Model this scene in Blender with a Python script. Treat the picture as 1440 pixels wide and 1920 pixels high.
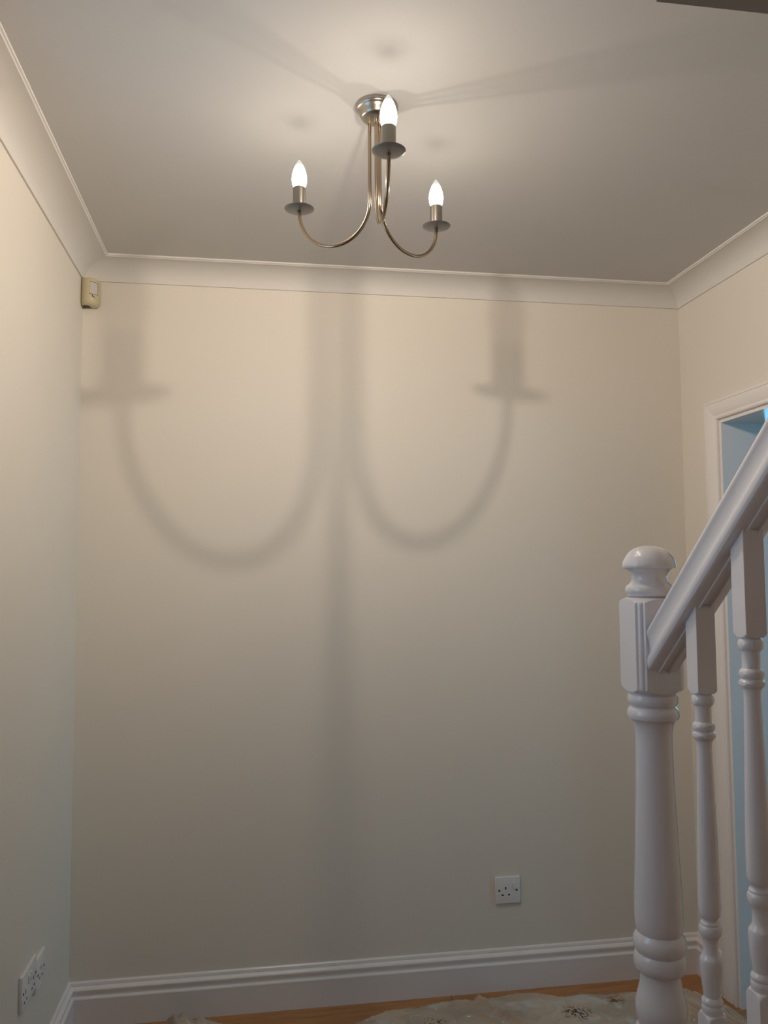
import bpy, bmesh, math, random
from mathutils import Vector, Matrix, noise

for o in list(bpy.data.objects):
    bpy.data.objects.remove(o, do_unlink=True)
scn = bpy.context.scene
COL = scn.collection

# ------------------------------------------------------------------ camera
YAW, PITCH, ROLL, FPX = 0.1562, 0.0710, -0.0056, 1532.3
CAM = Vector((0.5602, -2.7293, 1.3891))
f = Vector((math.sin(YAW)*math.cos(PITCH), math.cos(YAW)*math.cos(PITCH), math.sin(PITCH)))
r = Vector((math.cos(YAW), -math.sin(YAW), 0))
u = r.cross(f)
r2 = r*math.cos(ROLL) + u*math.sin(ROLL)
u2 = -r*math.sin(ROLL) + u*math.cos(ROLL)
cam = bpy.data.cameras.new('camera')
camo = bpy.data.objects.new('camera', cam)
COL.objects.link(camo)
M = Matrix((r2, u2, -f)).transposed().to_4x4()
M.translation = CAM
camo.matrix_world = M
cam.sensor_fit = 'VERTICAL'; cam.sensor_height = 36.0
cam.lens = FPX/1920*36.0
cam.clip_start = 0.02
scn.camera = camo

# ------------------------------------------------------------------ view, world, light
vs = scn.view_settings
vs.view_transform = 'Standard'; vs.look = 'None'; vs.gamma = 1.0
vs.use_curve_mapping = False
vs.exposure = 0.0
world = bpy.data.worlds.new('world'); scn.world = world
world.use_nodes = True
bg = world.node_tree.nodes['Background']
bg.inputs['Color'].default_value = (0.20, 0.66, 1.0, 1)
SKY = 5.6
bg.inputs['Strength'].default_value = SKY
LAMP_COL = (1.0, 0.85, 0.70)
LAMP_W = 37.0
LAMP_SHARE = (0.80, 0.63, 1.24)

def portal(name, loc, rot, sx, sy):
    l = bpy.data.lights.new(name, 'AREA'); l.shape = 'RECTANGLE'; l.size = sx; l.size_y = sy
    l.cycles.is_portal = True
    o = bpy.data.objects.new(name, l); COL.objects.link(o)
    o.location = loc; o.rotation_euler = rot
    return o
portal('daylight_portal', (-0.13, -1.38, 1.55), (0, math.radians(-90), 0), 0.9, 0.6)
portal('daylight_portal', (4.05, 1.84, 1.5), (math.radians(-90), 0, 0), 0.9, 0.9)
portal('daylight_portal', (4.64, -1.3, 1.45), (0, math.radians(90), 0), 1.1, 1.6)

# ------------------------------------------------------------------ materials
def mat(name, color, rough=0.5, metal=0.0, bump=0.0, bscale=200.0, var=0.0, vscale=3.0, coat=0.0, spec=0.5):
    m = bpy.data.materials.new(name); m.use_nodes = True
    nt = m.node_tree; b = nt.nodes['Principled BSDF']
    b.inputs['Base Color'].default_value = (*color, 1)
    b.inputs['Roughness'].default_value = rough
    b.inputs['Metallic'].default_value = metal
    b.inputs['Coat Weight'].default_value = coat
    b.inputs['Coat Roughness'].default_value = 0.05
    b.inputs['Specular IOR Level'].default_value = spec
    tc = nt.nodes.new('ShaderNodeTexCoord')
    if var > 0:
        n = nt.nodes.new('ShaderNodeTexNoise'); n.inputs['Scale'].default_value = vscale; n.inputs['Detail'].default_value = 4
        nt.links.new(tc.outputs['Object'], n.inputs['Vector'])
        rp = nt.nodes.new('ShaderNodeValToRGB')
        rp.color_ramp.elements[0].position = 0.3; rp.color_ramp.elements[1].position = 0.7
        rp.color_ramp.elements[0].color = (*[c*(1-var) for c in color], 1)
        rp.color_ramp.elements[1].color = (*[min(1, c*(1+var)) for c in color], 1)
        nt.links.new(n.outputs['Fac'], rp.inputs['Fac']); nt.links.new(rp.outputs['Color'], b.inputs['Base Color'])
    if bump > 0:
        n = nt.nodes.new('ShaderNodeTexNoise'); n.inputs['Scale'].default_value = bscale; n.inputs['Detail'].default_value = 3
        nt.links.new(tc.outputs['Object'], n.inputs['Vector'])
        bp = nt.nodes.new('ShaderNodeBump'); bp.inputs['Strength'].default_value = bump; bp.inputs['Distance'].default_value = 0.002
        nt.links.new(n.outputs['Fac'], bp.inputs['Height']); nt.links.new(bp.outputs['Normal'], b.inputs['Normal'])
    return m

M_WALL = mat('cream_emulsion', (0.72, 0.675, 0.605), 0.6, bump=0.12, bscale=60, var=0.012, vscale=1.5, spec=0.3)
M_CEIL = mat('white_ceiling', (0.57, 0.56, 0.545), 0.8, bump=0.1, bscale=50, var=0.01, spec=0.2)
M_COVE = mat('white_cove', (0.66, 0.64, 0.61), 0.7, spec=0.25)
M_GLOSS = mat('white_gloss_paint', (0.78, 0.765, 0.80), 0.08, bump=0.02, bscale=30, coat=0.4)
M_TRIM = mat('white_satin_trim', (0.80, 0.76, 0.745), 0.25, bump=0.04, bscale=30)
M_PLASTIC = mat('white_plastic', (0.74, 0.73, 0.73), 0.3)
M_DARK = mat('dark_slot', (0.01, 0.01, 0.01), 0.6)
M_SCREW = mat('screw_metal', (0.12, 0.12, 0.12), 0.4, 0.6)
M_BRASS = mat('antique_brass', (0.42, 0.335, 0.24), 0.15, 1.0, bump=0.03, bscale=300)
M_NICKEL = mat('brushed_nickel_brass', (0.42, 0.39, 0.34), 0.28, 1.0)
M_PAN = mat('pewter_pan', (0.36, 0.345, 0.33), 0.45, 0.8)
M_BEIGE = mat('aged_beige_plastic', (0.52, 0.46, 0.29), 0.45, var=0.04, vscale=40)
M_LENS = mat('grey_sensor_lens', (0.50, 0.47, 0.45), 0.4)
M_BLACK = mat('black_enamel', (0.012, 0.013, 0.015), 0.2)
M_FAR = mat('pale_blue_paint', (0.20, 0.42, 0.50), 0.6, var=0.02)
M_TREAD = mat('bare_wood_tread', (0.36, 0.23, 0.13), 0.6, var=0.15, vscale=6)

def wood_floor():
    m = bpy.data.materials.new('oak_laminate'); m.use_nodes = True
    nt = m.node_tree; b = nt.nodes['Principled BSDF']; L = nt.links.new
    tc = nt.nodes.new('ShaderNodeTexCoord')
    mp = nt.nodes.new('ShaderNodeMapping'); mp.inputs['Scale'].default_value = (1, 1, 1)
    L(tc.outputs['Object'], mp.inputs['Vector'])
    br = nt.nodes.new('ShaderNodeTexBrick')
    br.inputs['Scale'].default_value = 1.0
    br.inputs['Brick Width'].default_value = 1.2; br.inputs['Row Height'].default_value = 0.19
    br.inputs['Mortar Size'].default_value = 0.0012
    br.inputs['Color1'].default_value = (0.46, 0.215, 0.075, 1); br.inputs['Color2'].default_value = (0.40, 0.18, 0.06, 1)
    br.inputs['Mortar'].default_value = (0.06, 0.03, 0.015, 1)
    L(mp.outputs['Vector'], br.inputs['Vector'])
    mp2 = nt.nodes.new('ShaderNodeMapping'); mp2.inputs['Scale'].default_value = (2, 26, 1)
    L(tc.outputs['Object'], mp2.inputs['Vector'])
    n = nt.nodes.new('ShaderNodeTexNoise'); n.inputs['Scale'].default_value = 2.5; n.inputs['Detail'].default_value = 6
    L(mp2.outputs['Vector'], n.inputs['Vector'])
    mx = nt.nodes.new('ShaderNodeMixRGB'); mx.blend_type = 'MULTIPLY'; mx.inputs['Fac'].default_value = 0.55
    rp = nt.nodes.new('ShaderNodeValToRGB')
    rp.color_ramp.elements[0].color = (0.45, 0.4, 0.35, 1); rp.color_ramp.elements[1].color = (1, 1, 1, 1)
    rp.color_ramp.elements[0].position = 0.3; rp.color_ramp.elements[1].position = 0.6
    L(n.outputs['Fac'], rp.inputs['Fac']); L(br.outputs['Color'], mx.inputs['Color1']); L(rp.outputs['Color'], mx.inputs['Color2'])
    L(mx.outputs['Color'], b.inputs['Base Color'])
    b.inputs['Roughness'].default_value = 0.35
    return m
M_FLOOR = wood_floor()

def cloth_mat():
    m = bpy.data.materials.new('stained_canvas'); m.use_nodes = True
    nt = m.node_tree; b = nt.nodes['Principled BSDF']; L = nt.links.new
    b.inputs['Roughness'].default_value = 0.85; b.inputs['Specular IOR Level'].default_value = 0.2
    tc = nt.nodes.new('ShaderNodeTexCoord')
    def nz(scale, detail=3, off=(0, 0, 0)):
        mp = nt.nodes.new('ShaderNodeMapping'); mp.inputs['Location'].default_value = off
        L(tc.outputs['Object'], mp.inputs['Vector'])
        n = nt.nodes.new('ShaderNodeTexNoise'); n.inputs['Scale'].default_value = scale; n.inputs['Detail'].default_value = detail
        L(mp.outputs['Vector'], n.inputs['Vector']); return n.outputs['Fac']
    def ramp(fac, p0, p1, c0=0, c1=1):
        rp = nt.nodes.new('ShaderNodeMapRange'); rp.inputs['From Min'].default_value = p0; rp.inputs['From Max'].default_value = p1
        rp.inputs['To Min'].default_value = c0; rp.inputs['To Max'].default_value = c1
        L(fac, rp.inputs['Value']); return rp.outputs['Result']
    def mix(fac, c1, c2):
        mx = nt.nodes.new('ShaderNodeMixRGB')
        L(fac, mx.inputs['Fac'])
        for s, c in (('Color1', c1), ('Color2', c2)):
            if isinstance(c, tuple): mx.inputs[s].default_value = (*c, 1)
            else: L(c, mx.inputs[s])
        return mx.outputs['Color']
    def spot(cx, cy, rad):
        vm = nt.nodes.new('ShaderNodeVectorMath'); vm.operation = 'DISTANCE'
        mp = nt.nodes.new('ShaderNodeMapping'); mp.inputs['Scale'].default_value = (1, 1, 0)
        L(tc.outputs['Object'], mp.inputs['Vector']); L(mp.outputs['Vector'], vm.inputs[0]); vm.inputs[1].default_value = (cx, cy, 0)
        return ramp(vm.outputs['Value'], rad, rad*0.4)
    def mul(a, c):
        mm = nt.nodes.new('ShaderNodeMath'); mm.operation = 'MULTIPLY'; L(a, mm.inputs[0]); L(c, mm.inputs[1]); return mm.outputs[0]
    c = mix(ramp(nz(5), 0.38, 0.62), (0.54, 0.43, 0.335), (0.41, 0.335, 0.265))
    c = mix(ramp(nz(11, 4, (3, 1, 0)), 0.55, 0.66), c, (0.53, 0.50, 0.44))
    c = mix(ramp(nz(120, 1, (1, 0, 0)), 0.735, 0.76), c, (0.8, 0.78, 0.74))
    c = mix(mul(spot(1.555, -0.21, 0.055), ramp(nz(110, 2, (7, 2, 0)), 0.50, 0.54)), c, (0.03, 0.025, 0.02))
    c = mix(mul(spot(1.71, -0.15, 0.035), ramp(nz(60, 2, (2, 2, 0)), 0.42, 0.5)), c, (0.20, 0.10, 0.05))
    c = mix(mul(spot(1.10, -0.20, 0.05), ramp(nz(110, 2, (9, 2, 0)), 0.57, 0.60)), c, (0.05, 0.04, 0.03))
    L(c, b.inputs['Base Color'])
    w = nt.nodes.new('ShaderNodeBump'); w.inputs['Strength'].default_value = 0.5; w.inputs['Distance'].default_value = 0.004
    L(nz(28, 5), w.inputs['Height']); L(w.outputs['Normal'], b.inputs['Normal'])
    return m
M_CLOTH = cloth_mat()

def glass_mat():
    m = bpy.data.materials.new('window_glass'); m.use_nodes = True
    nt = m.node_tree; nt.nodes.clear()
    out = nt.nodes.new('ShaderNodeOutputMaterial'); mx = nt.nodes.new('ShaderNodeMixShader')
    t = nt.nodes.new('ShaderNodeBsdfTransparent'); g = nt.nodes.new('ShaderNodeBsdfGlossy'); g.inputs['Roughness'].default_value = 0.02
    mx.inputs[0].default_value = 0.06
    nt.links.new(t.outputs[0], mx.inputs[1]); nt.links.new(g.outputs[0], mx.inputs[2])
    nt.links.new(mx.outputs[0], out.inputs[0]); return m
M_GLASS = glass_mat()
M_TINT = glass_mat(); M_TINT.name = 'tinted_filter_glass'  # tinted filter that colours daylight from the added left window
for n_ in M_TINT.node_tree.nodes:
    if n_.type == 'BSDF_TRANSPARENT': n_.inputs['Color'].default_value = (0.98, 0.70, 0.68, 1)

def bulb_mat():
    # lit candle bulb: white glow in the body of the glass, clearer and dimmer towards the tip
    m = bpy.data.materials.new('lit_candle_glass'); m.use_nodes = True
    nt = m.node_tree; nt.nodes.clear(); L = nt.links.new
    out = nt.nodes.new('ShaderNodeOutputMaterial'); mx = nt.nodes.new('ShaderNodeMixShader')
    t = nt.nodes.new('ShaderNodeBsdfTransparent'); t.inputs['Color'].default_value = (0.97, 0.97, 0.97, 1)
    e = nt.nodes.new('ShaderNodeEmission'); e.inputs['Color'].default_value = (1, 0.97, 0.88, 1)
    tc = nt.nodes.new('ShaderNodeTexCoord'); sp = nt.nodes.new('ShaderNodeSeparateXYZ')
    L(tc.outputs['Object'], sp.inputs[0])
    mr = nt.nodes.new('ShaderNodeMapRange'); mr.interpolation_type = 'SMOOTHSTEP'
    mr.inputs['From Min'].default_value = 0.028; mr.inputs['From Max'].default_value = 0.056
    mr.inputs['To Min'].default_value = 14.0; mr.inputs['To Max'].default_value = 0.85
    L(sp.outputs['Z'], mr.inputs['Value']); L(mr.outputs[0], e.inputs['Strength'])
    # noise near the tip blocks light, imitating refracted star patterns on the ceiling
    n = nt.nodes.new('ShaderNodeTexNoise'); n.inputs['Scale'].default_value = 130; n.inputs['Detail'].default_value = 1; n.inputs['Distortion'].default_value = 1.2
    L(tc.outputs['Object'], n.inputs['Vector'])
    m1 = nt.nodes.new('ShaderNodeMapRange'); m1.inputs['From Min'].default_value = 0.045; m1.inputs['From Max'].default_value = 0.062
    L(sp.outputs['Z'], m1.inputs['Value'])
    m2 = nt.nodes.new('ShaderNodeMapRange'); m2.inputs['From Min'].default_value = 0.42; m2.inputs['From Max'].default_value = 0.58
    m2.inputs['To Min'].default_value = 0.0; m2.inputs['To Max'].default_value = 0.55
    L(n.outputs['Fac'], m2.inputs['Value'])
    mu = nt.nodes.new('ShaderNodeMath'); mu.operation = 'MULTIPLY'; L(m1.outputs[0], mu.inputs[0]); L(m2.outputs[0], mu.inputs[1])
    ad = nt.nodes.new('ShaderNodeMath'); ad.operation = 'ADD'; ad.inputs[1].default_value = 0.45; L(mu.outputs[0], ad.inputs[0])
    L(ad.outputs[0], mx.inputs[0]); L(t.outputs[0], mx.inputs[1]); L(e.outputs[0], mx.inputs[2])
    L(mx.outputs[0], out.inputs[0]); return m
M_BULB = bulb_mat()
def emis(name, col, s):
    m = bpy.data.materials.new(name); m.use_nodes = True; nt = m.node_tree; nt.nodes.clear()
    out = nt.nodes.new('ShaderNodeOutputMaterial'); e = nt.nodes.new('ShaderNodeEmission')
    e.inputs['Color'].default_value = (*col, 1); e.inputs['Strength'].default_value = s
    nt.links.new(e.outputs[0], out.inputs[0]); return m
M_FIL = emis('glowing_filament', (1, 0.9, 0.7), 12)

# ------------------------------------------------------------------ mesh helpers
def link(name, bm, m, parent=None, smooth=True, ang=0.6, kind=None, label=None, cat=None, group=None, weld=True):
    if weld: bmesh.ops.remove_doubles(bm, verts=bm.verts, dist=1e-6)
    bmesh.ops.recalc_face_normals(bm, faces=bm.faces)
    if smooth:
        for fc in bm.faces: fc.smooth = True
        for e in bm.edges:
            if len(e.link_faces) != 2 or e.calc_face_angle(0) > ang: e.smooth = False
    me = bpy.data.meshes.new(name); bm.to_mesh(me); bm.free()
    me.materials.append(m)
    o = bpy.data.objects.new(name, me); COL.objects.link(o)
    if parent: o.parent = parent
    tag(o, label, cat, group, kind)
    return o
def tag(o, label=None, cat=None, group=None, kind=None):
    if label: o['label'] = label
    if cat: o['category'] = cat
    if group: o['group'] = group
    if kind: o['kind'] = kind
def empty(name, loc, label=None, cat=None, group=None, rz=0, kind=None):
    o = bpy.data.objects.new(name, None); COL.objects.link(o); o.location = loc; o.rotation_euler = (0, 0, rz)
    o.empty_display_size = 0.05
    tag(o, label, cat, group, kind); return o
def box(bm, x0, x1, y0, y1, z0, z1, bev=0.0):
    t = bmesh.new() if bev else bm
    vs_ = [t.verts.new((x, y, z)) for x in (x0, x1) for y in (y0, y1) for z in (z0, z1)]
    for q in ((0, 1, 3, 2), (4, 6, 7, 5), (0, 4, 5, 1), (2, 3, 7, 6), (0, 2, 6, 4), (1, 5, 7, 3)):
        t.faces.new([vs_[i] for i in q])
    if bev:
        bmesh.ops.recalc_face_normals(t, faces=t.faces)
        bmesh.ops.bevel(t, geom=list(t.edges), offset=bev, segments=3, affect='EDGES', profile=0.5)
        merge(bm, t)
def merge(bm, t):
    mp = {}
    for v in t.verts: mp[v] = bm.verts.new(v.co)
    for fc in t.faces:
        try: bm.faces.new([mp[v] for v in fc.verts])
        except ValueError: pass
    t.free()
def lathe(bm, prof, cx=0, cy=0, n=48, rfun=None, angs=None):
    """prof: (r, z) list; rfun(theta, r, z) may clip the radius"""
    if angs is None: angs = [2*math.pi*i/n for i in range(n)]
    n = len(angs); rings = []
    for rr, z in prof:
        ring = []
        if rr < 1e-6: ring = [bm.verts.new((cx, cy, z))]
        else:
            for a in angs:
                q = rfun(a, rr, z) if rfun else rr
                ring.append(bm.verts.new((cx+q*math.cos(a), cy+q*math.sin(a), z)))
        rings.append(ring)
    for A, B in zip(rings, rings[1:]):
        for i in range(n):
            j = (i+1) % n
            if len(A) == 1 and len(B) == 1: continue
            if len(A) == 1: bm.faces.new([A[0], B[i], B[j]])
            elif len(B) == 1: bm.faces.new([A[i], A[j], B[0]])
            else: bm.faces.new([A[i], A[j], B[j], B[i]])
    for R_ in (rings[0], rings[-1]):
        if len(R_) > 2: bm.faces.new(R_)
def tube(bm, pts, rad, n=16, cap=True):
    pts = [Vector(p) for p in pts]; rings = []
    up = None
    for i, p in enumerate(pts):
        t = (pts[min(i+1, len(pts)-1)]-pts[max(i-1, 0)]).normalized()
        if up is None:
            up = Vector((0.3, 1, 0.2)); up = (up-t*up.dot(t)).normalized()
        up = (up-t*up.dot(t)).normalized(); s = t.cross(up)
        rings.append([bm.verts.new(p+rad*(up*math.cos(a)+s*math.sin(a))) for a in [2*math.pi*k/n for k in range(n)]])
    for A, B in zip(rings, rings[1:]):
        for i in range(n): bm.faces.new([A[i], A[(i+1) % n], B[(i+1) % n], B[i]])
    if cap: bm.faces.new(rings[0]); bm.faces.new(rings[-1])
def offs(path, i, d):
    """interior-offset point with mitre; the room lies to the right of the travel direction"""
    P = Vector(path[i]); ns = []
    for a, b in ((i-1, i), (i, i+1)):
        if 0 <= a and b < len(path):
            t = (Vector(path[b])-Vector(path[a])).normalized(); ns.append(Vector((t.y, -t.x)))
    if len(ns) == 1: return P+ns[0]*d
    return P+(ns[0]+ns[1])*d/(1+ns[0].dot(ns[1]))
def sweep(bm, path, seg, prof, plane=None):
    """extrude closed profile (d, h) along one segment of path with mitred ends"""
    rings = []
    for i in (seg, seg+1):
        ring = []
        for d, h in prof:
            q = offs(path, i, d)
            ring.append(bm.verts.new((q.x, q.y, h) if plane is None else plane(q.x, q.y, h)))
        rings.append(ring)
    A, B = rings; n = len(prof)
    for k in range(n): bm.faces.new([A[k], A[(k+1) % n], B[(k+1) % n], B[k]])
    bm.faces.new(A); bm.faces.new(B)

# ------------------------------------------------------------------ setting
W, H = 2.0854, 2.40
YF = -4.40                      # front of the hall, behind the camera
OY0, OY1, OZ = -0.235, -1.02, 1.889   # doorway in the right wall
XR = 2.242                      # far face of the right wall
SX, SY = 1.262, -1.43           # stairwell opening: x > SX, y < SY
ZU = 4.7
XK, YK0, YK1 = 4.6, -2.6, 1.8   # the room beyond the doorway

bm = bmesh.new(); box(bm, 0, XK+.1, YF-.1, YK1+.1, -0.06, 0)
link('floor', bm, M_FLOOR, kind='structure', label='orange brown wood laminate floor')
bm = bmesh.new(); box(bm, -0.12, XR, 0, 0.12, 0, 2.65)
link('wall_back', bm, M_WALL, kind='structure', label='cream painted wall facing the camera')
bm = bmesh.new(); box(bm, -0.12, 0, -1.08, 0, 0, ZU); box(bm, -0.12, 0, YF-.12, -1.68, 0, ZU); box(bm, -0.12, 0, -1.68, -1.08, 0, 1.1); box(bm, -0.12, 0, -1.68, -1.08, 2.0, ZU)
link('wall_left', bm, M_WALL, kind='structure', label='cream painted wall on the left')
bm = bmesh.new()
box(bm, W, XR, OY0, 0, 0, ZU); box(bm, W, XR, OY1, OY0, OZ, ZU); box(bm, W, XR, YF-.12, OY1, 0, ZU)
link('wall_right', bm, M_WALL, kind='structure', label='cream painted wall on the right with the doorway')
# solid front wall; an unseen dark door is added on it below
bm = bmesh.new(); box(bm, 0, W, YF-.12, YF, 0, ZU)
link('wall_front', bm, M_WALL, kind='structure', label='cream wall behind the camera')
bm = bmesh.new(); box(bm, 0, W, 0.0, .12, 2.65, ZU)
link('wall_back_upper', bm, M_WALL, kind='structure', label='upstairs wall above the hall')
bm = bmesh.new(); box(bm, 0, SX, YF, 0, H, 2.65); box(bm, SX, W, SY, 0, H, 2.65)
link('ceiling', bm, M_CEIL, kind='structure', label='white hall ceiling with the stairwell opening at the right')
bm = bmesh.new(); box(bm, -.12, XR, YF-.12, .12, ZU, ZU+.1)
link('ceiling_upper', bm, M_CEIL, kind='structure', label='upstairs ceiling seen through the stairwell')
bm = bmesh.new(); box(bm, .15, 1.15, YF, YF+.04, 0.001, 2.1)  # unseen dark door, added to cut light bounced from behind the camera
for a in ((.25, .60, .2, .9), (.70, 1.05, .2, .9), (.25, .60, 1.05, 1.95), (.70, 1.05, 1.05, 1.95)): box(bm, a[0], a[1], YF+.04, YF+.05, a[2], a[3], .004)
link('added_dark_door', bm, mat('added_dark_wood', (.09, .045, .025), .35, var=.15, vscale=8), kind='structure', smooth=False, label='added unseen dark door behind the camera, cuts bounced light')

# unseen side window, added to throw daylight on the newel
wn = empty('added_side_window', (0, -1.38, 1.1), kind='structure', label='added unseen side window left of the camera, lights the newel')
bm = bmesh.new()
for a in ((-.3, -.26, 0, .9), (.26, .3, 0, .9), (-.26, .26, 0, .04), (-.26, .26, .86, .9)):
    box(bm, -.09, -.03, a[0], a[1], a[2], a[3])
link('window_frame', bm, M_TRIM, wn)
bm = bmesh.new(); box(bm, -.062, -.058, -.26, .26, .04, .86); link('window_pane', bm, M_TINT, wn)

# the room beyond the doorway
bm = bmesh.new(); box(bm, XR, XK, YK1, YK1+.1, 0, 1.05); box(bm, XR, 3.6, YK1, YK1+.1, 1.05, 1.95)
box(bm, 4.5, XK, YK1, YK1+.1, 1.05, 1.95); box(bm, XR, XK, YK1, YK1+.1, 1.95, 2.4)
link('wall_room_back', bm, M_FAR, kind='structure', label='blue lit far wall of the room beyond the doorway')
bm = bmesh.new(); box(bm, XK, XK+.1, YK0, -2.1, 0, 2.4); box(bm, XK, XK+.1, -0.5, YK1, 0, 2.4)
box(bm, XK, XK+.1, -2.1, -.5, 0, 0.9); box(bm, XK, XK+.1, -2.1, -.5, 2.0, 2.4)
link('wall_room_right', bm, M_FAR, kind='structure', label='side wall of the room beyond the doorway')
bm = bmesh.new(); box(bm, XR, XK, YK0-.1, YK0, 0, 2.4)
link('wall_room_front', bm, M_FAR, kind='structure', label='near wall of the room beyond the doorway')
bm = bmesh.new(); box(bm, XR-.05, XR, .12, YK1, 0, 2.4)
link('wall_room_left', bm, M_FAR, kind='structure', label='left wall of the room beyond the doorway')
bm = bmesh.new(); box(bm, XR, XK+.1, YK0-.1, YK1+.1, 2.4, 2.5)
link('ceiling_room', bm, M_CEIL, kind='structure', label='ceiling of the room beyond the doorway')
wn = empty('window_2', (4.05, YK1, 1.05), kind='structure', label='bright window seen through the doorway')
bm = bmesh.new()
for a in ((-.45, -.41, 0, .9), (.41, .45, 0, .9), (-.41, .41, 0, .04), (-.41, .41, .86, .9), (-.41, .41, .55, .575)):
    box(bm, a[0], a[1], .02, .07, a[2], a[3])
link('window_frame', bm, M_TRIM, wn)
bm = bmesh.new(); box(bm, -.41, .41, .043, .047, .04, .86); link('window_pane', bm, M_GLASS, wn)
wn = empty('added_room_window', (XK, -1.3, 0.9), kind='structure', label='added unseen side window lighting the room beyond the doorway')
bm = bmesh.new()  # unseen window, added to throw daylight on the door lining
for a in ((-.8, -.75, 0, 1.1), (.75, .8, 0, 1.1), (-.75, .75, 0, .05), (-.75, .75, 1.05, 1.1), (-.02, .02, .05, 1.05)):
    box(bm, .02, .07, a[0], a[1], a[2], a[3])
link('window_frame', bm, M_TRIM, wn)
bm = bmesh.new(); box(bm, .043, .047, -.75, .75, .05, 1.05); link('window_pane', bm, M_GLASS, wn)

# door lining with architrave
dr = empty('door_1', (W, (OY0+OY1)/2, 0), kind='structure', label='white framed doorway in the right wall')
yc = (OY0+OY1)/2
def lb(bm, x0, x1, y0, y1, z0, z1): box(bm, x0-W, x1-W, y0-yc, y1-yc, z0, z1)
bm = bmesh.new(); g = .012
lb(bm, W-.002, XR+.002, OY0-g-.006, OY0, 0, OZ); lb(bm, W-.002, XR+.002, OY1, OY1+g+.006, 0, OZ)
lb(bm, W-.002, XR+.002, OY1+g+.006, OY0-g-.006, OZ-g-.006, OZ)
link('door_lining', bm, M_TRIM, dr)
apath = [(OY1+.006-yc, 0), (OY1+.006-yc, OZ-.006), (OY0-.006-yc, OZ-.006), (OY0-.006-yc, 0)]
# profile: d measured outwards from the opening, h = projection into the hall
aprof = [(0, 0), (0, .009), (.002, .012), (.006, .0135), (.010, .012), (.0115, .009), (.0145, .0085), (.017, .011), (.024, .0135),
         (.034, .0165), (.046, .0185), (.050, .0185), (.0515, .0165), (.0545, .0165), (.056, .019), (.062, .019), (.066, .016), (.068, .010), (.068, 0)]
bm = bmesh.new()
for s in range(3):
    sweep(bm, apath, s, [(-d, h) for d, h in aprof], plane=lambda a, b_, h: (-h, a, b_))
link('architrave', bm, M_TRIM, dr, ang=0.5, weld=False)

# cornice (coving) with mitred corners
CT, CB = .091, .064
cove = [(0, H-CB), (0, H), (CT, H), (CT, H-.005), (CT-.004, H-.006)]
for i in range(0, 11):
    t = i/10*math.pi/2
    cx_, cz_ = CT-.006, H-CB+.004
    cove.append((cx_-(cx_-.0055)*math.sin(t), cz_+(H-.008-cz_)*math.cos(t)))
cove += [(.0055, H-CB+.001), (.0045, H-CB)]
path = [(0, YF), (0, 0), (W, 0), (W, SY)]
for s, (nm, lb_) in enumerate((('trim_1', 'white cove cornice along the left wall'), ('trim_2', 'white cove cornice along the back wall'), ('trim_3', 'white cove cornice along the right wall'))):
    bm = bmesh.new(); sweep(bm, path, s, cove); link(nm, bm, M_COVE, kind='structure', label=lb_, ang=0.35)
# skirting
SK = .131
skp = [(0, 0), (0, SK), (.004, SK), (.007, SK-.003), (.008, SK-.008), (.0085, SK-.0105), (.0075, SK-.0115), (.0105, SK-.0125), (.0150, SK-.016), (.0175, SK-.021),
       (.0172, SK-.026), (.0140, SK-.033), (.0122, SK-.038), (.0125, SK-.041), (.0150, SK-.0425), (.0195, SK-.044), (.0205, SK-.047), (.0195, SK-.052), (.0190, 0)]
path = [(0, YF), (0, 0), (W, 0), (W, OY0+.060)]
for s, (nm, lb_) in enumerate((('baseboard_left', 'white moulded skirting along the left wall'), ('baseboard_back', 'white moulded skirting along the back wall'), ('baseboard_right', 'short white moulded skirting beside the doorway'))):
    bm = bmesh.new(); sweep(bm, path, s, skp); link(nm, bm, M_TRIM, kind='structure', label=lb_, ang=0.5)

# ------------------------------------------------------------------ staircase balustrade
NX, NY = 1.271, -1.325
def sq_angs(h, c, n=96):
    base = {round(2*math.pi*i/n, 6) for i in range(n)}
    for k in range(4):
        q = k*math.pi/2
        for a in (math.atan2(h-c, h), math.atan2(h, h-c)): base.add(round((a+q) % (2*math.pi), 6))
        base.add(round((math.pi/4+q) % (2*math.pi), 6))
    return sorted(base)
def sq_fun(h, c, flute=False):
    def fn(a, R_, z):
        b_ = (a+math.pi/4) % (math.pi/2)-math.pi/4      # angle from the nearest face normal
        q = h/math.cos(b_)
        d = abs(b_)-math.pi/4
        ch = (2*h-c)/math.sqrt(2)/math.cos(d)
        if ch < q:
            q = ch
            if flute:
                w = abs(math.tan(d)*(2*h-c)/math.sqrt(2))     # distance along the chamfer from its middle
                hw = c/math.sqrt(2)
                if w < hw*0.62: q = ch-0.0012+0.0022*math.cos(w/(hw*0.62)*math.pi/2)
        return min(R_, q)
    return fn
def fillet_profile(z0, z1, r0, rb, up=True, n=10):
    """turned shoulder running from a round of radius r0 out to radius rb beyond the block's corners"""
    out = []
    for i in range(n+1):
        t = i/n
        rr = r0+(rb-r0)*math.sin(t*math.pi/2)
        z = z0+(z1-z0)*(1-math.cos(t*math.pi/2))
        out.append((rr, z))
    return out
st = empty('staircase', (NX, NY, 0), label='white gloss painted staircase balustrade with turned newel, rail and spindles beside the doorway', cat='staircase')
def L_(prof, dz=0): return [(a, b_+dz) for a, b_ in prof]
hn, cn = .045, .0135
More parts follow.
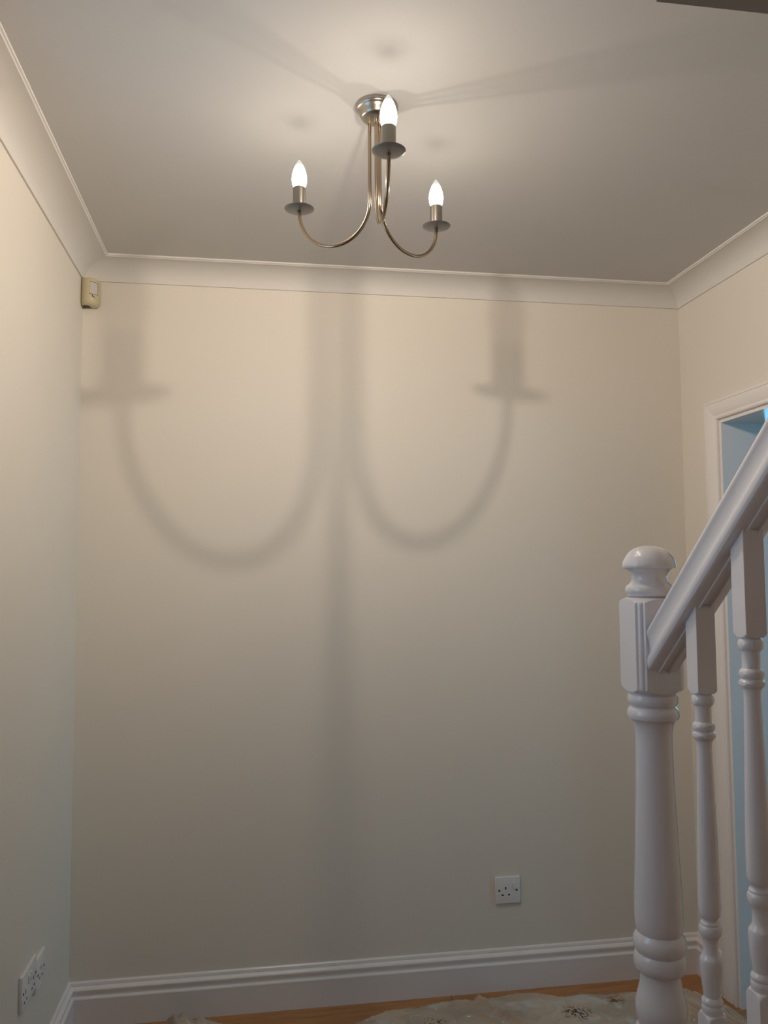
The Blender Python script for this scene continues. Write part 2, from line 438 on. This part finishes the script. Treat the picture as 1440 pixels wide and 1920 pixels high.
low = [(.0386, .5), (.0422, .520), (.045, .535), (.045, .548), (.0441, .555), (.042, .5605), (.0422, .5667), (.045, .5739), (.0441, .5847), (.0394, .5901), (.0403, .5973), (.0437, .6081), (.0446, .6198), (.0432, .6307), (.0395, .6442), (.0355, .6600), (.0336, .6732),
       (.0336, .678), (.036, .682), (.0405, .6835), (.0440, .688), (.0455, .695), (.0452, .705), (.043, .7118), (.0405, .7145), (.042, .7165), (.0445, .7205), (.0462, .7275), (.0458, .7345), (.0435, .7415), (.0400, .7465), (.0385, .7485),
       (.0400, .7535), (.0415, .7620), (.0419, .7760), (.0417, .7901), (.0406, .8269), (.0381, .8823), (.0346, .9754), (.0331, 1.0222), (.0320, 1.0693), (.0320, 1.0929), (.0338, 1.1060), (.0362, 1.1135), (.0400, 1.1185),
       (.0440, 1.1210), (.0455, 1.1250), (.0457, 1.1300), (.0440, 1.1360), (.0408, 1.1405), (.0385, 1.1425), (.0388, 1.1440), (.0415, 1.1455), (.0436, 1.1490), (.0442, 1.1545), (.0436, 1.1600), (.0420, 1.1635), (.0400, 1.1645), (.0400, 1.1660), (.0425, 1.1668)]
post = [(.066, 0), (.066, .44)] + fillet_profile(.485, .44, .040, .066)[::-1] + low
post += [(.0445, 1.1690), (.0460, 1.1694), (.0480, 1.1702), (.0500, 1.1713), (.0520, 1.1728), (.0540, 1.1747), (.0560, 1.1772), (.0580, 1.1805), (.0600, 1.1850), (.066, 1.200)]
post += [(.066, 1.311), (.0600, 1.3215), (.0580, 1.3245), (.0560, 1.3270), (.0540, 1.3291), (.0520, 1.3309), (.0500, 1.3324), (.0480, 1.3337), (.0460, 1.3348), (.0440, 1.3357), (.0400, 1.3372), (.036, 1.338)]
bm = bmesh.new()
lathe(bm, post, angs=sq_angs(hn, cn, 128), rfun=sq_fun(hn, cn, True))
newel = link('newel_post', bm, M_GLOSS, st, ang=0.45)
cap = [(.034, 1.337), (.0385, 1.3395), (.0415, 1.3430), (.0430, 1.3480), (.0432, 1.3520), (.0420, 1.3560), (.0395, 1.3590), (.0362, 1.3615), (.0332, 1.3650), (.0312, 1.3695), (.0307, 1.3735), (.0314, 1.3780),
       (.0338, 1.3825), (.0375, 1.3860), (.0425, 1.3890), (.0468, 1.3905), (.0478, 1.3925), (.0474, 1.3970), (.0455, 1.4035), (.0420, 1.4105), (.0365, 1.4180), (.0295, 1.4240), (.0210, 1.4282), (.0110, 1.4306), (0, 1.4312)]
bm = bmesh.new(); lathe(bm, cap, n=96)
link('newel_cap', bm, M_GLOSS, newel, ang=0.7)

# handrail: vertical section swept up the slope
SL = .855
def rail(bm, prof, y0, y1, z_at):
    rings = []
    for y in (y0, y1):
        rings.append([bm.verts.new((x, y-NY, z_at+SL*(-1.37-y)+h)) for x, h in prof])
    A, B = rings; n = len(prof)
    for k in range(n): bm.faces.new([A[k], A[(k+1) % n], B[(k+1) % n], B[k]])
    bm.faces.new(A); bm.faces.new(B)
half = [(-.0300, -.003), (-.0306, -.007), (-.0298, -.011), (-.0282, -.016), (-.0268, -.024), (-.0260, -.034), (-.0260, -.042), (-.0264, -.0455), (-.0300, -.0475), (-.0309, -.051), (-.0311, -.056), (-.0309, -.061), (-.0302, -.065), (-.0285, -.069), (-.0250, -.0715),
        (-.0180, -.0725), (-.0110, -.0740), (-.0105, -.0775), (-.0085, -.0778), (-.0080, -.0715)]
top = [(0, .018), (.010, .0165), (.018, .0125), (.024, .007), (.028, .002)]
prof = half + [(-x, z) for x, z in reversed(half)] + [(x, z) for x, z in reversed(top)] + [(-x, z) for x, z in top[1:]]
bm = bmesh.new(); rail(bm, prof, -1.3702, -3.05, 1.282)
link('handrail', bm, M_GLOSS, st, ang=0.5)

# turned spindles
hb, cb_ = .0165, .0006
bal_turn = [(.0158, .6990), (.0167, .7022), (.0167, .7065), (.0152, .7098), (.0160, .7112), (.0164, .7134), (.0158, .7165), (.0140, .7190), (.0128, .7212), (.0140, .7310), (.0155, .7429), (.0170, .7600), (.0174, .7700), (.0172, .7765),
            (.0158, .7800), (.0130, .7835), (.0114, .7890), (.0112, .8019), (.0118, .8085), (.0140, .8120), (.0160, .8150), (.0172, .8195), (.0173, .8240), (.0160, .8285), (.0146, .8300), (.0148, .8325), (.0138, .8345), (.0120, .8365), (.0120, .8395), (.0135, .8410),
            (.0155, .8440), (.0166, .8500), (.0170, .8600), (.0169, .8932), (.0160, .9400), (.0144, .9987), (.0128, 1.0550), (.0117, 1.1000), (.0119, 1.1090), (.0130, 1.1150), (.0155, 1.1180), (.0176, 1.1205), (.0183, 1.1235), (.0174, 1.1262), (.0150, 1.1282), (.0145, 1.1295),
            (.0158, 1.1312), (.0172, 1.1340), (.0176, 1.1368), (.0168, 1.1400), (.0150, 1.1425), (.0130, 1.1445), (.0126, 1.1500), (.0126, 1.1660), (.0132, 1.1700), (.0155, 1.1715), (.0172, 1.1745), (.0177, 1.1785), (.0172, 1.1830), (.0155, 1.1865), (.0140, 1.1880)]
def spindle(y, dz):
    ztop = 1.282+SL*(-1.37-y)-.0725
    pr = [(.0245, .50+dz), (.0245, .674+dz)]
    pr += [(.0158+(.0245-.0158)*math.cos(i/8*math.pi/2), .676+dz+.020*math.sin(i/8*math.pi/2)) for i in range(0, 9)]
    pr += L_(bal_turn, dz)
    pr += [(.0140+(.0245-.0140)*math.sin(i/8*math.pi/2), 1.1885+dz+.013*(1-math.cos(i/8*math.pi/2))) for i in range(0, 9)]
    pr += [(.0245, ztop)]
    b2 = bmesh.new(); lathe(b2, pr, angs=sq_angs(hb, cb_, 48), rfun=sq_fun(hb, cb_))
    for v in b2.verts:                      # the top end is cut to the pitch of the rail
        if v.co.z > ztop-1e-4: v.co.z -= SL*v.co.y
        elif v.co.z < .50+dz+1e-4: v.co.z -= .74*v.co.y
    o = link('baluster', b2, M_GLOSS, st, ang=0.5)
    o.location = (0, y-NY, 0)
    return o
for k in range(9): spindle(-1.494-.135*k, .1*k if k < 2 else .1*k+.006*(k-1))
# base rail, string and steps below
def slope_box(bm, x0, x1, h0, h1, y0, y1, s):
    vs_ = [bm.verts.new((x, y-NY, h+s*(-1.37-y))) for x in (x0, x1) for y in (y0, y1) for h in (h0, h1)]
    for q in ((0, 1, 3, 2), (4, 6, 7, 5), (0, 4, 5, 1), (2, 3, 7, 6), (0, 2, 6, 4), (1, 5, 7, 3)): bm.faces.new([vs_[i] for i in q])
bm = bmesh.new(); slope_box(bm, -.03, .03, .380, .412, -1.3702, -2.9, .76); link('base_rail', bm, M_GLOSS, st, smooth=False)
bm = bmesh.new(); slope_box(bm, -.018, .018, .09, .380, -1.3702, -2.9, .76); link('string_board', bm, M_GLOSS, st, smooth=False)
for k in range(6):
    y1 = -1.34-.245*k; z = .19*(k+1)
    bm = bmesh.new(); box(bm, .02, W-NX, y1-.245-NY, y1+.02-NY, z-.025, z, .006); link('tread', bm, M_TREAD, st)
    bm = bmesh.new(); box(bm, .02, W-NX, y1-.012-NY, y1-NY, z-.19+(0.0 if k == 0 else .0), z-.025); link('riser', bm, M_GLOSS, st, smooth=False)

# ------------------------------------------------------------------ ceiling light
LC = Vector((.815, -1.02, H))
lt = empty('ceiling_light', LC, label='three arm antique brass ceiling light with lit candle bulbs', cat='ceiling light')
bm = bmesh.new()
lathe(bm, [(0, 0), (.0455, 0), (.0465, -.0015), (.0468, -.006), (.0460, -.0095), (.0440, -.0118), (.0425, -.0128), (.0405, -.0150), (.0380, -.0195), (.0355, -.0245), (.0335, -.0280), (.0305, -.0300), (.0200, -.0318), (0, -.0325)], cx=.001, cy=-.012, n=72)
link('ceiling_rose', bm, M_NICKEL, lt, ang=0.7)
bm = bmesh.new()
lathe(bm, [(0, -.030), (.004, -.031), (.0045, -.034), (.003, -.037), (0, -.0375)], cx=.004, cy=.006, n=16)
link('rose_screw', bm, M_BRASS, lt)
for li, (ax, ay, R_) in enumerate(((.654, -.940, .1805), (.979, -.892, .2075), (.811, -1.221, .2005))):
    d = (Vector((ax, ay))-Vector((LC.x, LC.y))).normalized()
    r0 = .0135; zb = -.297; zp = -.2035; ztop_u = -.205
    pts = [(r0, -.026), (r0, -.08), (r0, -.14), (r0, -.19)]
    rc = (r0+R_)/2; rx = (R_-r0)/2; ry = abs(zb-ztop_u)
    for i in range(1, 40):
        t = math.pi*i/40
        pts.append((rc-rx*math.cos(t), ztop_u-ry*math.sin(t)**0.97))
    pts += [(R_, ztop_u), (R_, zp)]
    bm = bmesh.new(); tube(bm, [(d.x*a, d.y*a, b_) for a, b_ in pts], .0040, 16)
    bmesh.ops.recalc_face_normals(bm, faces=bm.faces)
    arm = link('arm', bm, M_BRASS, lt, ang=0.8)
    bx, by = d.x*R_, d.y*R_
    # pan (drip tray) under the candle holder
    bm = bmesh.new()
    lathe(bm, [(0, -.0015), (.006, -.0018), (.0065, -.0025), (.012, -.0020), (.024, -.0005), (.0325, .0018), (.0334, .0030), (.0325, .0034), (.024, .0012), (.012, 0), (0, 0)], n=64)
    pan = link('drip_pan', bm, M_PAN, lt, ang=0.7); pan.location = (bx, by, zp)
    bm = bmesh.new()
    lathe(bm, [(0, 0), (.0145, 0), (.0145, .050), (.0135, .0512), (.0120, .0505), (.0118, .046), (0, .046)], n=48)
    hold = link('candle_holder', bm, M_NICKEL, lt, ang=0.6); hold.location = (bx, by, zp)
    # candle bulb: object origin at the top of the holder
    bm = bmesh.new()
    lathe(bm, [(.0095, -.006), (.0115, -.001), (.0140, .004), (.0158, .010), (.0168, .017), (.0170, .022), (.0165, .029), (.0152, .036), (.0132, .043), (.0108, .050), (.0080, .056), (.0052, .061), (.0028, .0645), (.0010, .0660), (0, .0663)], n=48)
    bulb = link('bulb', bm, M_BULB, lt, ang=1.2); bulb.location = (bx, by, zp+.050)
    bm = bmesh.new()
    for k in range(4):
        a = k*math.pi/2+.5
        tube(bm, [(.0042*math.cos(a), .0042*math.sin(a), .006), (.0050*math.cos(a+.3), .0050*math.sin(a+.3), .022), (.0030*math.cos(a+.6), .0030*math.sin(a+.6), .038)], .0005, 6)
    link('filament', bm, M_FIL, bulb)
    l = bpy.data.lights.new('bulb_light', 'POINT'); l.energy = LAMP_W*LAMP_SHARE[li]; l.color = LAMP_COL; l.shadow_soft_size = .0085
    l.use_nodes = True
    nt = l.node_tree; em = nt.nodes['Emission']
    fo = nt.nodes.new('ShaderNodeLightFalloff'); fo.inputs['Strength'].default_value = 1.0; fo.inputs['Smooth'].default_value = 0.75
    nt.links.new(fo.outputs['Quadratic'], em.inputs['Strength'])
    lo = bpy.data.objects.new('bulb_light', l); COL.objects.link(lo); lo.parent = bulb; lo.location = (0, 0, .022)

# ------------------------------------------------------------------ sockets
def socket(loc, rz, label, group=None, switch=True, double=False):
    w = .132 if double else .086
    t = empty('wall_socket', loc, label, 'socket', group, rz)
    # local: x along wall, -y into the room, z up
    bm = bmesh.new(); box(bm, -w/2, w/2, -.0095, 0, -.043, .043, .0022)
    link('face_plate', bm, M_PLASTIC, t, ang=0.6)
    def pin(cx, cz, sx, sz, m=M_DARK, nm='pin_slot', y=-.0099):
        b2 = bmesh.new(); box(b2, cx-sx/2, cx+sx/2, y, -.0093, cz-sz/2, cz+sz/2); return link(nm, b2, m, t, smooth=False)
    for o in ((-.035, .035) if double else ((-.008,) if switch else (0,))):
        zo = -.010 if double else 0
        pin(o, .0070+zo, .0045, .0085); pin(o-.0110, -.0150+zo, .0068, .0048); pin(o+.0110, -.0145+zo, .0068, .0048)
    for cx in ((-.0565, .0565) if double else (-.0302, .0302)):
        b2 = bmesh.new()
        lathe(b2, [(0, 0), (.0034, 0), (.0034, .0012), (.0026, .0017), (0, .0015)], n=20)
        bmesh.ops.rotate(b2, verts=b2.verts, cent=(0, 0, 0), matrix=Matrix.Rotation(math.radians(90), 3, 'X'))
        bmesh.ops.translate(b2, verts=b2.verts, vec=(cx, -.0092, 0)); link('screw', b2, M_SCREW, t)
    for sx in ((-.010, .010) if double else ((.0215,) if switch else ())):
        b2 = bmesh.new(); box(b2, sx-.005, sx+.005, -.0128, -.0090, .0035, .0245, .0015)
        link('switch_rocker', b2, M_PLASTIC, t)
    return t
socket((1.4015, 0, .3185), 0, 'white single switched socket low on the back wall')
socket((0, -.4985, .366), math.radians(90), 'white double socket low on the left wall, nearer the camera', double=True)
socket((0, -.3885, .346), math.radians(90), 'white single socket low on the left wall, nearer the room corner', switch=False)

# ------------------------------------------------------------------ corner motion sensor
ps = empty('motion_sensor', (.0, .0, 2.245), 'aged beige motion sensor under the cornice in the room corner', 'sensor', rz=math.radians(0))
def ploft(bm, secs):
    rings = [[bm.verts.new((x, y, z)) for x, y in s] for z, s in secs]
    for A, B in zip(rings, rings[1:]):
        for i in range(len(A)): bm.faces.new([A[i], A[(i+1) % len(A)], B[(i+1) % len(B)], B[i]])
    bm.faces.new(rings[0]); bm.faces.new(rings[-1])
def sec(s, f_):    # footprint wedged in the corner, front face looking across the room
    return [(.001, -.001), (.001, -.034*s), (.010*s+.001, -.046*s-f_), (.030*s, -.048*s-f_), (.052*s, -.032*s-f_*.6), (.056*s, -.012), (.056*s, -.001)]
bm = bmesh.new()
ploft(bm, [(0, sec(.82, 0)), (.003, sec(.88, 0)), (.010, sec(.98, 0)), (.020, sec(1.0, 0)), (.060, sec(1.0, .001)), (.084, sec(1.0, 0)), (.089, sec(.95, 0))])
bmesh.ops.recalc_face_normals(bm, faces=bm.faces)
bmesh.ops.bevel(bm, geom=[e for e in bm.edges], offset=.0012, segments=2, affect='EDGES')
link('housing', bm, M_BEIGE, ps, ang=0.9)
# front face between (.0300,-.048) and (.052,-.032)
A_, B_ = Vector((.030, -.049)), Vector((.052, -.0326)); td = (B_-A_).normalized(); nd = Vector((td.y, -td.x))
def fpt(s, o_, z): q = A_+td*s+nd*o_; return (q.x, q.y, z)
ln = (B_-A_).length
def fbox(bm, s0, s1, z0, z1, o_):
    vs_ = [bm.verts.new(fpt(s, oo, z)) for s in (s0, s1) for oo in (-.002, o_) for z in (z0, z1)]
    for q in ((0, 1, 3, 2), (4, 6, 7, 5), (0, 4, 5, 1), (2, 3, 7, 6), (0, 2, 6, 4), (1, 5, 7, 3)): bm.faces.new([vs_[i] for i in q])
bm = bmesh.new(); fbox(bm, .001, ln-.001, .036, .074, .0012); link('lens', bm, M_LENS, ps, smooth=False, label='grey lens window')
bm = bmesh.new(); fbox(bm, 0, ln, .0345, .0355, .0010); fbox(bm, ln-.0008, ln, .0355, .0755, .0016); fbox(bm, 0, ln, .0745, .0755, .0014)
link('lens_edge', bm, mat('brown_seam', (.16, .13, .07), .6), ps, smooth=False)
bm = bmesh.new()
for s0, z0, sw, sh in ((.004, .028, .0028, .0045), (.0078, .0255, .001, .0035), (.0078+.0012, .0285, .003, .001), (.0092, .0262, .0034, .001), (.011, .0238, .0034, .001), (.0058, .0265, .0016, .002)):
    fbox(bm, s0+.004, s0+.004+sw, z0, z0+sh, .0009)
link('maker_mark', bm, M_DARK, ps, smooth=False, label='small dark maker mark')

bm = bmesh.new(); ploft(bm, [(-.0006, [(.003, -.006), (.003, -.026), (.012, -.036), (.024, -.034), (.030, -.010)]), (.004, [(.003, -.006), (.003, -.026), (.012, -.036), (.024, -.034), (.030, -.010)])])
link('cable_recess', bm, M_DARK, ps, smooth=False, label='dark cable opening in the underside')

# ------------------------------------------------------------------ dust sheet
edge = [(.10, -.34), (.20, -.20), (.262, -.105), (.300, -.078), (.335, -.062), (.375, -.070), (.43, -.090), (.54, -.112), (.62, -.170), (.70, -.205), (.78, -.195), (.859, -.153), (.93, -.110), (1.003, -.079), (1.08, -.082), (1.16, -.066),
        (1.282, -.070), (1.34, -.062), (1.392, -.052), (1.43, -.050), (1.464, -.056), (1.51, -.082), (1.555, -.100), (1.61, -.094), (1.667, -.098), (1.73, -.108), (1.794, -.112), (1.87, -.100), (1.94, -.112), (1.975, -.150), (2.0, -.177), (2.025, -.226), (2.040, -.30), (2.050, -.40)]
def ey(x):
    for (x0, y0), (x1, y1) in zip(edge, edge[1:]):
        if x0 <= x <= x1: return y0+(y1-y0)*(x-x0)/(x1-x0)
    return edge[-1][1]
def ridge(x, y, s, seed):
    return 1-abs(noise.noise(Vector((x*s, y*s, seed))))*2.2
def ch(x, y, v):
    e = min(1, v/.10)
    z = .006+.010*max(0, ridge(x+.2*y, y, 5.5, 1.3))**2 + .007*max(0, ridge(x, y+.5*x, 13, 4.1))**3 + .0025*noise.noise(Vector((x*45, y*45, 2)))
    z *= .45+.55*e
    # crumpled heap by the skirting, left
    hx, hy = x-.325, y+.135
    z += .058*math.exp(-(abs(hx)/(.040 if hx < 0 else .062))**1.8-(hy/.070)**2)*(1+.35*noise.noise(Vector((x*30, y*18, 4)))+.16*math.sin((x+.5*y)*150))
    z += .026*math.exp(-((x-.41)/.07)**2-((y+.12)/.045)**2)*(1+.5*noise.noise(Vector((x*30, y*30, 5))))
    # long fold lines
    z += .012*math.exp(-((y+.155-.12*(x-1.0))/.012)**2)*max(0, 1-abs(x-.98)/.22)
    z += .014*math.exp(-((x-1.295+.5*(y+.1))/.014)**2)
    # tight pleats gathered behind the newel
    p = max(0, min(1, (x-1.86)/.06))
    q = (x-1.9)*.9+(y+.15)*.55
    z += p*.016*(abs(math.sin((x+.25*y)*190))**.8)*(1-.3*math.sin(q*23))
    return max(z, .004)
bm = bmesh.new(); NXg, NV = 900, 200
xs = [edge[0][0]+(edge[-1][0]-edge[0][0])*i/NXg for i in range(NXg+1)]
grid = []
for i, x in enumerate(xs):
    y0 = ey(x); col = []
    y1 = -1.22-.05*math.sin(x*7)
    for j in range(NV+1):
        v = (j/NV)**1.6
        y = y0+(y1-y0)*v+.004*noise.noise(Vector((x*40, j*.2, 7)))*(1-v)
        yy = min(y, -.0235)
        col.append(bm.verts.new((x, yy, ch(x, yy, abs(yy-y0)))))
    grid.append(col)
for i in range(NXg):
    for j in range(NV): bm.faces.new([grid[i][j], grid[i][j+1], grid[i+1][j+1], grid[i+1][j]])
sheet = link('dust_sheet', bm, M_CLOTH, ang=2.0, label='crumpled paint stained beige dust sheet lying on the wood floor', cat='dust sheet', weld=False)
sd = sheet.modifiers.new('thickness', 'SOLIDIFY'); sd.thickness = .0025; sd.offset = -1

# ------------------------------------------------------------------ dark panel glimpsed in the room beyond
bp_ = empty('wall_box', (3.78, YK1, .545), 'dark framed box low on the far wall, glimpsed through the doorway past the spindles', 'fixture')
bm = bmesh.new(); box(bm, -.19, .35, -.06, 0, 0, .10, .006); link('casing', bm, M_BLACK, bp_)
bm = bmesh.new(); box(bm, -.17, .33, -.064, -.058, .015, .085); link('front_panel', bm, mat('grey_front', (.08, .09, .10), .4), bp_, smooth=False)
